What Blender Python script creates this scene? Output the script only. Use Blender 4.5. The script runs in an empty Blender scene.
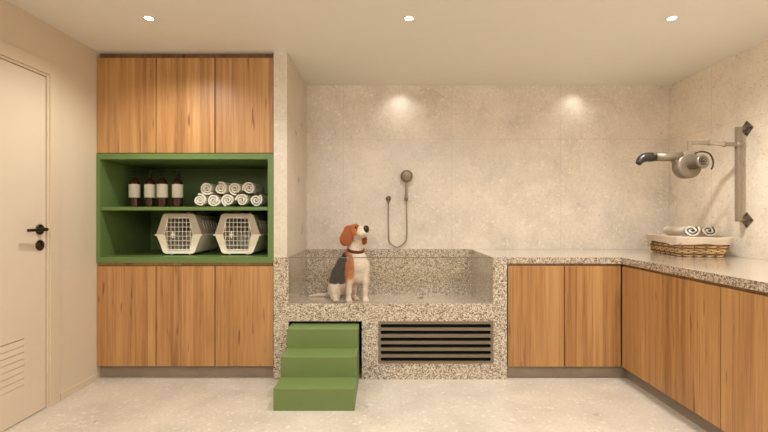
import bpy, bmesh, math, random
import numpy as np
from mathutils import Vector, Matrix, noise as mnoise
random.seed(7)
PI = math.pi
F = 430.0; CX = 383.0; CY = 216.0; CH = 1.297
D0 = 430.0/126.0          # front plane of tub and cabinets
DB = 430.0/100.5          # back wall
XL, XR, ZC = -2.274, 2.856, 2.60
YR = -1.6                 # wall behind the viewer
XC = 1.891                # front edge of right worktop
ZT = 0.968                # worktop height
scene = bpy.context.scene
COL = scene.collection

# ---------------------------------------------------------------- materials
def new_mat(name):
    m = bpy.data.materials.new(name); m.use_nodes = True
    nt = m.node_tree; nt.nodes.clear()
    out = nt.nodes.new('ShaderNodeOutputMaterial')
    b = nt.nodes.new('ShaderNodeBsdfPrincipled')
    nt.links.new(b.outputs[0], out.inputs[0])
    return m, nt, b
def N(nt, t, **k):
    n = nt.nodes.new(t)
    for a, v in k.items():
        if a.startswith('i_'):
            n.inputs[a[2:].replace('_', ' ')].default_value = v
        else: setattr(n, a, v)
    return n
def rgb(c): return (c[0], c[1], c[2], 1.0)
def srgb(r, g, b):
    f = lambda v: (v/255/12.92) if v/255 <= .04045 else ((v/255+.055)/1.055)**2.4
    return (f(r), f(g), f(b))
def ramp(nt, stops, interp='LINEAR'):
    r = nt.nodes.new('ShaderNodeValToRGB'); cr = r.color_ramp; cr.interpolation = interp
    while len(cr.elements) < len(stops): cr.elements.new(.5)
    for e, (p, c) in zip(cr.elements, stops):
        e.position = p; e.color = rgb(c)
    return r
def plain(name, c, rough=.5, metal=0, bump=0, bscale=200, spec=.5, var=.0, coat=0):
    m, nt, b = new_mat(name)
    b.inputs['Roughness'].default_value = rough; b.inputs['Metallic'].default_value = metal
    b.inputs['Specular IOR Level'].default_value = spec
    b.inputs['Coat Weight'].default_value = coat
    tc = N(nt, 'ShaderNodeTexCoord')
    nz = N(nt, 'ShaderNodeTexNoise'); nz.inputs['Scale'].default_value = 9; nz.inputs['Detail'].default_value = 3
    nt.links.new(tc.outputs['Object'], nz.inputs['Vector'])
    lo = tuple(max(0, v*(1-var)) for v in c); hi = tuple(min(1, v*(1+var)) for v in c)
    r = ramp(nt, [(.3, lo), (.7, hi)])
    nt.links.new(nz.outputs['Fac'], r.inputs[0]); nt.links.new(r.outputs[0], b.inputs['Base Color'])
    if bump:
        n2 = N(nt, 'ShaderNodeTexNoise'); n2.inputs['Scale'].default_value = bscale; n2.inputs['Detail'].default_value = 2
        nt.links.new(tc.outputs['Object'], n2.inputs['Vector'])
        bp = N(nt, 'ShaderNodeBump'); bp.inputs['Strength'].default_value = bump; bp.inputs['Distance'].default_value = .004
        nt.links.new(n2.outputs['Fac'], bp.inputs['Height']); nt.links.new(bp.outputs[0], b.inputs['Normal'])
    return m
def mathn(nt, op, a, b=None, c=None):
    n = nt.nodes.new('ShaderNodeMath'); n.operation = op
    for i, v in enumerate((a, b, c)):
        if v is None: continue
        if isinstance(v, (int, float)): n.inputs[i].default_value = v
        else: nt.links.new(v, n.inputs[i])
    return n.outputs[0]
def mixc(nt, fac, a, b, mode='MIX'):
    n = nt.nodes.new('ShaderNodeMix'); n.data_type = 'RGBA'; n.blend_type = mode
    for s, v in ((n.inputs['Factor'], fac), (n.inputs[6], a), (n.inputs[7], b)):
        if isinstance(v, (int, float)): s.default_value = v
        elif isinstance(v, tuple): s.default_value = rgb(v)
        else: nt.links.new(v, s)
    return n.outputs[2]

def stone(name, axes, off, tile, base, flake, dark, rough=.32, joint=.0035, jdark=.72, contrast=1.0):
    """cream terrazzo-like porcelain slabs with fine joints"""
    m, nt, b = new_mat(name)
    g = N(nt, 'ShaderNodeNewGeometry')
    sp = N(nt, 'ShaderNodeSeparateXYZ'); nt.links.new(g.outputs['Position'], sp.inputs[0])
    big = N(nt, 'ShaderNodeTexNoise'); big.inputs['Scale'].default_value = 3.0; big.inputs['Detail'].default_value = 5; big.inputs['Roughness'].default_value = .62
    nt.links.new(g.outputs['Position'], big.inputs['Vector'])
    r1 = ramp(nt, [(.32, tuple(v*(1-.12*contrast) for v in base)), (.5, base), (.7, tuple(min(1, v*(1+.10*contrast)) for v in base))])
    nt.links.new(big.outputs['Fac'], r1.inputs[0])
    # distorted coordinates for irregular chips
    dn = N(nt, 'ShaderNodeTexNoise'); dn.inputs['Scale'].default_value = 22; dn.inputs['Detail'].default_value = 2
    nt.links.new(g.outputs['Position'], dn.inputs['Vector'])
    va = N(nt, 'ShaderNodeVectorMath', operation='MULTIPLY_ADD'); va.inputs[1].default_value = (.05,)*3
    nt.links.new(dn.outputs['Color'], va.inputs[0]); nt.links.new(g.outputs['Position'], va.inputs[2])
    v1 = N(nt, 'ShaderNodeTexVoronoi'); v1.inputs['Scale'].default_value = 34
    nt.links.new(va.outputs[0], v1.inputs['Vector'])
    sc = N(nt, 'ShaderNodeSeparateColor'); nt.links.new(v1.outputs['Color'], sc.inputs[0])
    fl = ramp(nt, [(.0, (0, 0, 0)), (.80, (0, 0, 0)), (.84, (1, 1, 1))]); nt.links.new(sc.outputs[0], fl.inputs[0])
    near = mathn(nt, 'LESS_THAN', v1.outputs['Distance'], .42)
    c = mixc(nt, mathn(nt, 'MULTIPLY', mathn(nt, 'MULTIPLY', fl.outputs[0], near), .55*contrast), r1.outputs[0], flake)
    v2 = N(nt, 'ShaderNodeTexVoronoi'); v2.inputs['Scale'].default_value = 58
    nt.links.new(va.outputs[0], v2.inputs['Vector'])
    s2 = N(nt, 'ShaderNodeSeparateColor'); nt.links.new(v2.outputs['Color'], s2.inputs[0])
    f2 = mathn(nt, 'MULTIPLY', mathn(nt, 'GREATER_THAN', s2.outputs[0], .87), mathn(nt, 'LESS_THAN', v2.outputs['Distance'], .34))
    c = mixc(nt, mathn(nt, 'MULTIPLY', f2, .45*contrast), c, dark)
    fine = N(nt, 'ShaderNodeTexNoise'); fine.inputs['Scale'].default_value = 45; fine.inputs['Detail'].default_value = 4
    nt.links.new(g.outputs['Position'], fine.inputs['Vector'])
    fr = ramp(nt, [(.3, (1-.12*contrast,)*3), (.7, (1.0,)*3)]); nt.links.new(fine.outputs['Fac'], fr.inputs[0])
    c = mixc(nt, 1.0, c, fr.outputs[0], 'MULTIPLY')
    # joints
    j = None
    for ax, o, t in zip(axes, off, tile):
        u = mathn(nt, 'DIVIDE', mathn(nt, 'SUBTRACT', sp.outputs[ax], o), t)
        d = mathn(nt, 'ABSOLUTE', mathn(nt, 'SUBTRACT', u, mathn(nt, 'ROUND', u)))
        q = mathn(nt, 'LESS_THAN', d, joint/2/t)
        j = q if j is None else mathn(nt, 'MAXIMUM', j, q)
    c = mixc(nt, j, c, tuple(v*jdark for v in base))
    nt.links.new(c, b.inputs['Base Color'])
    b.inputs['Roughness'].default_value = rough
    rr = ramp(nt, [(.3, (rough*.8,)*3), (.7, (rough*1.25,)*3)]); nt.links.new(big.outputs['Fac'], rr.inputs[0])
    nt.links.new(rr.outputs[0], b.inputs['Roughness'])
    return m

def granite_mat(name='granite'):
    m, nt, b = new_mat(name)
    g = N(nt, 'ShaderNodeNewGeometry')
    dn = N(nt, 'ShaderNodeTexNoise'); dn.inputs['Scale'].default_value = 60; dn.inputs['Detail'].default_value = 2
    nt.links.new(g.outputs['Position'], dn.inputs['Vector'])
    va = N(nt, 'ShaderNodeVectorMath', operation='MULTIPLY_ADD'); va.inputs[1].default_value = (.016,)*3
    nt.links.new(dn.outputs['Color'], va.inputs[0]); nt.links.new(g.outputs['Position'], va.inputs[2])
    v1 = N(nt, 'ShaderNodeTexVoronoi'); v1.inputs['Scale'].default_value = 125
    nt.links.new(va.outputs[0], v1.inputs['Vector'])
    s = N(nt, 'ShaderNodeSeparateColor'); nt.links.new(v1.outputs['Color'], s.inputs[0])
    r = ramp(nt, [(0, srgb(92, 78, 66)), (.06, srgb(136, 120, 102)), (.22, srgb(172, 157, 137)), (.46, srgb(194, 180, 159)), (.68, srgb(212, 200, 180)), (.90, srgb(158, 136, 112))], 'CONSTANT')
    nt.links.new(s.outputs[0], r.inputs[0])
    v2 = N(nt, 'ShaderNodeTexVoronoi'); v2.inputs['Scale'].default_value = 210
    nt.links.new(g.outputs['Position'], v2.inputs['Vector'])
    s2 = N(nt, 'ShaderNodeSeparateColor'); nt.links.new(v2.outputs['Color'], s2.inputs[0])
    c = mixc(nt, mathn(nt, 'MULTIPLY', mathn(nt, 'GREATER_THAN', s2.outputs[1], .88), .7), r.outputs[0], srgb(100, 84, 70))
    # reflected wall painted into upward faces: colour blended paler and calmer
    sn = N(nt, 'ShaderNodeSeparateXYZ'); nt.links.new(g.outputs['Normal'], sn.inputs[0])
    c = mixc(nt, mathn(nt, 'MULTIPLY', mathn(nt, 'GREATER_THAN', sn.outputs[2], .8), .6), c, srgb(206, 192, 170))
    nt.links.new(c, b.inputs['Base Color'])
    b.inputs['Roughness'].default_value = .2
    b.inputs['Coat Weight'].default_value = 1.0; b.inputs['Coat Roughness'].default_value = .14; b.inputs['Coat IOR'].default_value = 1.5
    return m

def wood_mat(name, tint=1.0):
    m, nt, b = new_mat(name)
    g = N(nt, 'ShaderNodeNewGeometry')
    sp = N(nt, 'ShaderNodeSeparateXYZ'); nt.links.new(g.outputs['Position'], sp.inputs[0])
    u = mathn(nt, 'ADD', sp.outputs[0], mathn(nt, 'MULTIPLY', sp.outputs[1], .93))
    oi = N(nt, 'ShaderNodeObjectInfo')
    ro = mathn(nt, 'MULTIPLY', oi.outputs['Random'], 7.3)
    # staves: bands of slightly different tone, edges wobbling with height
    cz = N(nt, 'ShaderNodeCombineXYZ'); nt.links.new(mathn(nt, 'MULTIPLY', u, 3.0), cz.inputs[0]); nt.links.new(mathn(nt, 'MULTIPLY', sp.outputs[2], .9), cz.inputs[2]); nt.links.new(ro, cz.inputs[1])
    wob = N(nt, 'ShaderNodeTexNoise'); wob.inputs['Scale'].default_value = 1.2; wob.inputs['Detail'].default_value = 2
    nt.links.new(cz.outputs[0], wob.inputs['Vector'])
    uw = mathn(nt, 'ADD', u, mathn(nt, 'MULTIPLY', wob.outputs['Fac'], .012))
    st = N(nt, 'ShaderNodeTexVoronoi', voronoi_dimensions='1D'); st.inputs['Scale'].default_value = 11
    nt.links.new(mathn(nt, 'ADD', uw, ro), st.inputs['W'])
    ss = N(nt, 'ShaderNodeSeparateColor'); nt.links.new(st.outputs['Color'], ss.inputs[0])
    # long streaks
    c2 = N(nt, 'ShaderNodeCombineXYZ'); nt.links.new(mathn(nt, 'MULTIPLY', uw, 34), c2.inputs[0]); nt.links.new(mathn(nt, 'MULTIPLY', sp.outputs[2], 1.3), c2.inputs[2])
    nt.links.new(mathn(nt, 'ADD', ro, mathn(nt, 'MULTIPLY', ss.outputs[1], 20)), c2.inputs[1])
    n1 = N(nt, 'ShaderNodeTexNoise'); n1.inputs['Scale'].default_value = 1.0; n1.inputs['Detail'].default_value = 4; n1.inputs['Roughness'].default_value = .6; n1.inputs['Distortion'].default_value = .35
    nt.links.new(c2.outputs[0], n1.inputs['Vector'])
    c3 = N(nt, 'ShaderNodeCombineXYZ'); nt.links.new(mathn(nt, 'MULTIPLY', uw, 260), c3.inputs[0]); nt.links.new(mathn(nt, 'MULTIPLY', sp.outputs[2], 5), c3.inputs[2]); nt.links.new(ro, c3.inputs[1])
    n2 = N(nt, 'ShaderNodeTexNoise'); n2.inputs['Scale'].default_value = 1.0; n2.inputs['Detail'].default_value = 2
    nt.links.new(c3.outputs[0], n2.inputs['Vector'])
    f = mathn(nt, 'ADD', mathn(nt, 'MULTIPLY', n1.outputs['Fac'], .62), mathn(nt, 'ADD', mathn(nt, 'MULTIPLY', ss.outputs[0], .20), mathn(nt, 'MULTIPLY', n2.outputs['Fac'], .20)))
    t = tint
    k = lambda r_, g_, b_: tuple(v*t for v in srgb(r_, g_, b_))
    r = ramp(nt, [(.28, k(122, 82, 44)), (.42, k(160, 114, 66)), (.55, k(176, 130, 79)), (.68, k(188, 144, 91)), (.82, k(202, 160, 107))])
    nt.links.new(f, r.inputs[0])
    # knots / dark mineral streaks
    c4 = N(nt, 'ShaderNodeCombineXYZ'); nt.links.new(mathn(nt, 'MULTIPLY', uw, 42), c4.inputs[0]); nt.links.new(mathn(nt, 'MULTIPLY', sp.outputs[2], 3.6), c4.inputs[2]); nt.links.new(ro, c4.inputs[1])
    n3 = N(nt, 'ShaderNodeTexNoise'); n3.inputs['Scale'].default_value = 1.0; n3.inputs['Detail'].default_value = 1
    nt.links.new(c4.outputs[0], n3.inputs['Vector'])
    c5 = N(nt, 'ShaderNodeCombineXYZ'); nt.links.new(mathn(nt, 'MULTIPLY', uw, 110), c5.inputs[0]); nt.links.new(mathn(nt, 'MULTIPLY', sp.outputs[2], .9), c5.inputs[2]); nt.links.new(mathn(nt, 'ADD', ro, 3.3), c5.inputs[1])
    n5 = N(nt, 'ShaderNodeTexNoise'); n5.inputs['Scale'].default_value = 1.0; n5.inputs['Detail'].default_value = 1
    nt.links.new(c5.outputs[0], n5.inputs['Vector'])
    lr = ramp(nt, [(.60, (0, 0, 0)), (.70, (1, 1, 1))]); nt.links.new(n5.outputs['Fac'], lr.inputs[0])
    kr = ramp(nt, [(.70, (0, 0, 0)), (.76, (1, 1, 1))]); nt.links.new(n3.outputs['Fac'], kr.inputs[0])
    c = mixc(nt, mathn(nt, 'MULTIPLY', lr.outputs[0], .38), r.outputs[0], k(118, 74, 38))
    c = mixc(nt, mathn(nt, 'MULTIPLY', kr.outputs[0], .7), c, k(84, 48, 24))
    nt.links.new(c, b.inputs['Base Color'])
    b.inputs['Roughness'].default_value = .42
    bp = N(nt, 'ShaderNodeBump'); bp.inputs['Strength'].default_value = .12; bp.inputs['Distance'].default_value = .002
    nt.links.new(n2.outputs['Fac'], bp.inputs['Height']); nt.links.new(bp.outputs[0], b.inputs['Normal'])
    return m

def glass_mat(name, tint=(.985, .985, .975), gl=.06):
    m, nt, b = new_mat(name); nt.nodes.remove(b)
    out = [n for n in nt.nodes if n.type == 'OUTPUT_MATERIAL'][0]
    t = N(nt, 'ShaderNodeBsdfTransparent'); t.inputs[0].default_value = rgb(tint)
    gs = N(nt, 'ShaderNodeBsdfGlossy'); gs.inputs['Roughness'].default_value = .02; gs.inputs['Color'].default_value = (1, 1, 1, 1)
    fr = N(nt, 'ShaderNodeFresnel'); fr.inputs['IOR'].default_value = 1.5
    nz = N(nt, 'ShaderNodeTexNoise'); nz.inputs['Scale'].default_value = 2
    f = mathn(nt, 'MINIMUM', mathn(nt, 'ADD', fr.outputs[0], mathn(nt, 'MULTIPLY', nz.outputs['Fac'], gl*.2)), .9)
    mx = N(nt, 'ShaderNodeMixShader'); nt.links.new(f, mx.inputs[0]); nt.links.new(t.outputs[0], mx.inputs[1]); nt.links.new(gs.outputs[0], mx.inputs[2])
    nt.links.new(mx.outputs[0], out.inputs[0])
    return m
def emit(name, c, s):
    m, nt, b = new_mat(name)
    b.inputs['Base Color'].default_value = rgb(c); b.inputs['Emission Color'].default_value = rgb(c); b.inputs['Emission Strength'].default_value = s
    return m
def vcol_mat(name, rough=.8):
    m, nt, b = new_mat(name)
    a = N(nt, 'ShaderNodeVertexColor'); a.layer_name = 'fur'
    tc = N(nt, 'ShaderNodeTexCoord')
    mp = N(nt, 'ShaderNodeMapping'); mp.inputs['Scale'].default_value = (1, 1, .35); nt.links.new(tc.outputs['Object'], mp.inputs[0])
    n2 = N(nt, 'ShaderNodeTexNoise'); n2.inputs['Scale'].default_value = 170; n2.inputs['Detail'].default_value = 3
    nt.links.new(mp.outputs[0], n2.inputs['Vector'])
    r = ramp(nt, [(.3, (.72,)*3), (.7, (1.10,)*3)]); nt.links.new(n2.outputs['Fac'], r.inputs[0])
    nt.links.new(mixc(nt, 1.0, a.outputs[0], r.outputs[0], 'MULTIPLY'), b.inputs['Base Color'])
    bp = N(nt, 'ShaderNodeBump'); bp.inputs['Strength'].default_value = .35; bp.inputs['Distance'].default_value = .003
    nt.links.new(n2.outputs['Fac'], bp.inputs['Height']); nt.links.new(bp.outputs[0], b.inputs['Normal'])
    b.inputs['Roughness'].default_value = rough
    b.inputs['Sheen Weight'].default_value = .15
    return m

M = {}
sb, sf, sd = srgb(219, 206, 189), srgb(236, 226, 208), srgb(172, 154, 130)
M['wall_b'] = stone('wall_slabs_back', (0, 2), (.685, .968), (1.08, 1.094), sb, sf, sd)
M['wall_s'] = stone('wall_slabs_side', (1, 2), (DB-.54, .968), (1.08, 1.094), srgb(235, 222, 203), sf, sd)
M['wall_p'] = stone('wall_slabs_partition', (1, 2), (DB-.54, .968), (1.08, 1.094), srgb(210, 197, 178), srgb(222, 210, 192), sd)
M['floor'] = stone('floor_slabs', (0, 1), (.35, 2.88), (1.08, 1.08), srgb(202, 189, 172), srgb(226, 216, 202), srgb(170, 150, 126), rough=.34, joint=.003, jdark=.84, contrast=1.0)
M['paint'] = plain('wall_paint', srgb(204, 187, 160), .7, var=.01, bump=.05, bscale=120)
M['ceil'] = plain('ceiling_paint', srgb(228, 224, 215), .85, var=.01)
M['door'] = plain('door_lacquer', srgb(210, 193, 168), .38, var=.01)
M['frame'] = plain('door_frame_lacquer', srgb(204, 186, 158), .42, var=.01)
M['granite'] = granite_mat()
M['wood'] = wood_mat('oak_veneer')
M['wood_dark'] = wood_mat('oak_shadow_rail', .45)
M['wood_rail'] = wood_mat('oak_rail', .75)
M['carcass'] = plain('cabinet_carcass', srgb(34, 24, 16), .6, var=.05)
M['plinth'] = plain('plinth_stone', srgb(138, 122, 104), .5, var=.12)
M['green'] = plain('green_lacquer', srgb(92, 116, 60), .42, var=.02)
M['green2'] = plain('green_laminate_steps', srgb(104, 122, 66), .42, var=.02)
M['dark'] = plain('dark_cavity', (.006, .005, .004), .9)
M['steel'] = plain('brushed_steel', srgb(150, 136, 117), .45, metal=.35, var=.05)
M['steel_d'] = plain('aged_steel', srgb(118, 104, 88), .45, metal=.35, var=.06)
M['steel_h'] = plain('dryer_steel', srgb(126, 113, 96), .36, metal=.4, var=.05)
M['grille'] = plain('grille_metal', srgb(124, 111, 91), .5, metal=.35, var=.04)
M['bronze'] = plain('bronze_hardware', srgb(70, 58, 46), .3, metal=.9, var=.1)
M['black'] = plain('black_rubber', srgb(38, 30, 26), .4, var=.1)
M['towel'] = plain('white_terry', srgb(232, 224, 208), .95, bump=.9, bscale=420, var=.04)
M['towel_g'] = plain('grey_woven_band', srgb(104, 96, 86), .95, bump=.8, bscale=400, var=.1)
M['linen'] = plain('linen_liner', srgb(206, 190, 168), .9, bump=.5, bscale=260, var=.04)
M['wicker'] = plain('wicker', srgb(202, 168, 120), .6, bump=.5, bscale=150, var=.25)
M['wicker_d'] = plain('wicker_dark', srgb(132, 96, 58), .65, bump=.5, bscale=150, var=.25)
M['amber'] = plain('amber_glass', srgb(62, 30, 16), .12, var=.1, coat=.5)
M['label'] = plain('paper_label', srgb(240, 231, 214), .7, var=.02)
M['pump'] = plain('pump_black', srgb(34, 30, 26), .3, var=.05)
M['crate_t'] = plain('crate_grey_plastic', srgb(186, 172, 152), .5, var=.03)
M['crate_b'] = plain('crate_cream_plastic', srgb(240, 230, 208), .45, var=.02)
M['wire'] = plain('white_wire', srgb(245, 238, 225), .4, var=.02)
M['glass'] = glass_mat('clear_glass')
M['glass_edge'] = plain('glass_edge', srgb(112, 104, 88), .2, var=.05)
M['fur'] = vcol_mat('beagle_fur')
M['nose'] = plain('wet_nose', srgb(26, 20, 18), .3, bump=.3, bscale=500)
M['eye'] = plain('dark_eye', srgb(24, 12, 7), .05, coat=1)
M['collar'] = plain('brown_leather', srgb(92, 36, 20), .5, bump=.3, bscale=300, var=.1)
M['lamp'] = emit('lamp_glow', (1, .92, .76), 30)
M['white_trim'] = plain('lamp_trim', srgb(235, 226, 208), .5)

# ---------------------------------------------------------------- mesh helpers
def finish(name, bm, mat, parent=None, smooth=False, origin=None):
    bmesh.ops.recalc_face_normals(bm, faces=bm.faces)
    me = bpy.data.meshes.new(name)
    pw = Vector(parent['_w']) if parent is not None and '_w' in parent else Vector((0, 0, 0))
    if origin is None: origin = pw
    origin = Vector(origin)
    bmesh.ops.translate(bm, vec=-origin, verts=bm.verts)
    bm.to_mesh(me); bm.free()
    mats = mat if isinstance(mat, (list, tuple)) else [mat]
    for m in mats: me.materials.append(m)
    if smooth:
        me.shade_smooth()
    o = bpy.data.objects.new(name, me); COL.objects.link(o)
    o['_w'] = list(origin)
    if parent is not None:
        o.parent = parent
        o.location = origin-pw
    else: o.location = origin
    return o
def tag(o, label=None, cat=None, group=None, kind=None):
    if label: o['label'] = label
    if cat: o['category'] = cat
    if group: o['group'] = group
    if kind: o['kind'] = kind
    return o
def thing(name, loc, label, cat, group=None):
    o = bpy.data.objects.new(name, None); COL.objects.link(o); o.location = loc
    o.empty_display_size = .1; o['_w'] = list(loc)
    return tag(o, label, cat, group)
def box(bm, x0, x1, y0, y1, z0, z1, bev=0, seg=2, mi=0, rot=None):
    vs = [bm.verts.new((x, y, z)) for x in (x0, x1) for y in (y0, y1) for z in (z0, z1)]
    fs = [bm.faces.new([vs[i] for i in f]) for f in ((0, 1, 3, 2), (4, 6, 7, 5), (0, 4, 5, 1), (2, 3, 7, 6), (0, 2, 6, 4), (1, 5, 7, 3))]
    for f in fs: f.material_index = mi
    if rot:
        c, M3 = rot
        bmesh.ops.transform(bm, matrix=Matrix.Translation(c) @ M3 @ Matrix.Translation(-Vector(c)), verts=vs)
    if bev:
        bmesh.ops.recalc_face_normals(bm, faces=fs)
        bmesh.ops.bevel(bm, geom=list({e for f in fs for e in f.edges}), offset=bev, segments=seg, affect='EDGES', profile=.6, material=-1)
def mk(name, parent, mat, *b, bev=0, smooth=False, origin=None, seg=2):
    bm = bmesh.new()
    for q in b: box(bm, *q, bev=bev, seg=seg)
    return finish(name, bm, mat, parent, smooth, origin)
def prism(bm, pts, a0, a1, axis='y', mi=0, cap=True):
    """extrude closed polygon (list of 2D) along axis"""
    def P(p, a):
        if axis == 'y': return (p[0], a, p[1])
        if axis == 'x': return (a, p[0], p[1])
        return (p[0], p[1], a)
    A = [bm.verts.new(P(p, a0)) for p in pts]; B = [bm.verts.new(P(p, a1)) for p in pts]
    n = len(pts); fs = []
    for i in range(n): fs.append(bm.faces.new((A[i], A[(i+1) % n], B[(i+1) % n], B[i])))
    if cap: fs.append(bm.faces.new(A)); fs.append(bm.faces.new(B[::-1]))
    for f in fs: f.material_index = mi
    return fs
def cyl(bm, p0, p1, r0, r1=None, seg=24, mi=0, cap=True):
    r1 = r0 if r1 is None else r1
    p0, p1 = Vector(p0), Vector(p1); d = (p1-p0).normalized()
    a = d.orthogonal().normalized(); b = d.cross(a)
    A, B = [], []
    for i in range(seg):
        t = 2*PI*i/seg; v = a*math.cos(t)+b*math.sin(t)
        A.append(bm.verts.new(p0+v*r0)); B.append(bm.verts.new(p1+v*r1))
    fs = []
    for i in range(seg):
        f = bm.faces.new((A[i], A[(i+1) % seg], B[(i+1) % seg], B[i])); f.smooth = True; fs.append(f)
    if cap: fs.append(bm.faces.new(A[::-1])); fs.append(bm.faces.new(B))
    for f in fs: f.material_index = mi
def lathe(bm, prof, center, axis=(0, 0, 1), seg=32, mi=0):
    """prof list of (r, h) along axis from center"""
    c = Vector(center); d = Vector(axis).normalized(); a = d.orthogonal().normalized(); b = d.cross(a)
    rings = []
    for r, h in prof:
        if r < 1e-6: rings.append([bm.verts.new(c+d*h)])
        else: rings.append([bm.verts.new(c+d*h+(a*math.cos(2*PI*i/seg)+b*math.sin(2*PI*i/seg))*r) for i in range(seg)])
    for R0, R1 in zip(rings, rings[1:]):
        for i in range(seg):
            j = (i+1) % seg
            if len(R0) == 1 and len(R1) == 1: continue
            if len(R0) == 1: f = bm.faces.new((R0[0], R1[i], R1[j]))
            elif len(R1) == 1: f = bm.faces.new((R0[i], R0[j], R1[0]))
            else: f = bm.faces.new((R0[i], R0[j], R1[j], R1[i]))
            f.smooth = True; f.material_index = mi
def tube(bm, pts, r, seg=10, closed=False, mi=0, smoothpath=True, flat=None):
    pts = [Vector(p) for p in pts]; n = len(pts)
    rings = []; up = None
    for i, p in enumerate(pts):
        if closed: t = pts[(i+1) % n]-pts[i-1]
        else: t = pts[min(i+1, n-1)]-pts[max(i-1, 0)]
        t.normalize()
        if up is None: up = t.orthogonal().normalized() if flat is None else Vector(flat)
        a = (up-t*up.dot(t))
        if a.length < 1e-6: a = t.orthogonal()
        a.normalize(); up = a if flat is None else up
        b = t.cross(a)
        rr = r(i/(n-1)) if callable(r) else r
        rings.append([bm.verts.new(p+(a*math.cos(2*PI*k/seg)+b*math.sin(2*PI*k/seg))*rr) for k in range(seg)])
    m = n if closed else n-1
    for i in range(m):
        A, B = rings[i], rings[(i+1) % n]
        for k in range(seg):
            f = bm.faces.new((A[k], A[(k+1) % seg], B[(k+1) % seg], B[k])); f.smooth = True; f.material_index = mi
    if not closed:
        bm.faces.new(rings[0][::-1]).material_index = mi; bm.faces.new(rings[-1]).material_index = mi
def bez(pts, n=24):
    """Catmull-Rom through points"""
    P = [Vector(p) for p in pts]; P = [P[0]*2-P[1]]+P+[P[-1]*2-P[-2]]
    out = []
    for i in range(1, len(P)-2):
        for k in range(n):
            t = k/n
            out.append(.5*((2*P[i])+(-P[i-1]+P[i+1])*t+(2*P[i-1]-5*P[i]+4*P[i+1]-P[i+2])*t*t+(-P[i-1]+3*P[i]-3*P[i+1]+P[i+2])*t**3))
    out.append(P[-2]); return out
def copy_tree(o, parent=None):
    c = o.copy(); COL.objects.link(c)
    if parent is not None: c.parent = parent
    for ch in list(o.children): copy_tree(ch, c)
    return c

# ---------------------------------------------------------------- room shell
def S(name, mat, *b, **k): return tag(mk(name, None, mat, *b, **k), kind='structure')
PX0, PX1 = -.869, -.762
S('floor', M['floor'], (XL-.1, XR+.1, YR-.1, DB+.1, -.1, 0))
S('ceiling', M['ceil'], (XL-.1, XR+.1, YR-.1, DB+.1, ZC, ZC+.1))
S('wall_back', M['wall_b'], (XL-.1, XR+.1, DB, DB+.1, 0, ZC))
S('wall_right', M['wall_s'], (XR, XR+.1, YR, DB, 0, ZC))
S('wall_rear', M['paint'], (XL-.1, XR+.1, YR-.1, YR, 0, ZC))
S('wall_partition', M['wall_p'], (PX0, PX1, D0+.001, DB, ZT, ZC))
# left wall with door opening
DY0, DY1, DZ = 2.02, 2.925, 2.255
S('wall_left', M['paint'], (XL-.1, XL, YR, DY0, 0, ZC), (XL-.1, XL, DY1, DB, 0, ZC), (XL-.1, XL, DY0, DY1, DZ, ZC))
S('baseboard_left', M['frame'], (XL, XL+.012, DY1+.094, D0-.02, 0, .05), (XL, XL+.012, YR, DY0-.094, 0, .05), bev=.002)
# casing
bm = bmesh.new()
cw = .085
box(bm, XL-.1, XL+.014, DY1, DY1+cw, 0, DZ+cw, bev=.003)
box(bm, XL-.1, XL+.014, DY0-cw, DY0, 0, DZ+cw, bev=.003)
box(bm, XL-.1, XL+.014, DY0, DY1, DZ, DZ+cw, bev=.003)
box(bm, XL-.08, XL+.004, DY1-.016, DY1, 0, DZ, bev=.002)
box(bm, XL-.08, XL+.004, DY0, DY0+.016, 0, DZ, bev=.002)
box(bm, XL-.08, XL+.004, DY0+.016, DY1-.016, DZ-.016, DZ, bev=.002)
tag(finish('trim_1', bm, M['frame']), kind='structure')
# door leaf, louvres, hardware
dl = thing('door_1', (XL-.03, (DY0+DY1)/2, 0), None, None); dl['kind'] = 'structure'
ly0, ly1 = DY0+.02, DY1-.02
vy0, vy1, vz0, vz1 = 2.30, 2.735, .185, .52
bm = bmesh.new()
box(bm, XL-.046, XL-.006, ly0, vy0, .006, DZ-.02); box(bm, XL-.046, XL-.006, vy1, ly1, .006, DZ-.02)
box(bm, XL-.046, XL-.006, vy0, vy1, .006, vz0); box(bm, XL-.046, XL-.006, vy0, vy1, vz1, DZ-.02)
finish('door_leaf', bm, M['door'], dl)
bm = bmesh.new()
for i in range(8):
    z = vz1-.006-i*.0415
    prism(bm, [(XL-.020, z+.002), (XL-.0075, z-.0005), (XL-.0062, z-.0385), (XL-.020, z-.039)], vy0, vy1, 'y')
box(bm, XL-.022, XL-.0195, vy0, vy1, vz0, vz1)
finish('louver_vent', bm, M['door'], dl)
hy, hz = 2.855, 1.208
bm = bmesh.new(); lathe(bm, [(0, 0), (.035, 0), (.035, .006), (.029, .010), (0, .010)], (XL-.006, hy, hz), (1, 0, 0))
hd = finish('door_handle', bm, M['bronze'], dl)
bm = bmesh.new()
tube(bm, bez([(XL, hy, hz), (XL+.035, hy+.002, hz), (XL+.05, hy-.018, hz), (XL+.05, hy-.07, hz), (XL+.046, hy-.155, hz-.002)], 8), lambda t: .013-.003*t, 12)
finish('lever', bm, M['bronze'], hd)
bm = bmesh.new(); lathe(bm, [(0, 0), (.035, 0), (.035, .006), (.028, .010), (.010, .010), (.010, .012), (0, .012)], (XL-.006, hy, hz-.105), (1, 0, 0))
box(bm, XL+.006, XL+.016, hy-.003, hy+.003, hz-.115, hz-.097)
finish('keyhole_plate', bm, M['bronze'], dl)

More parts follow.
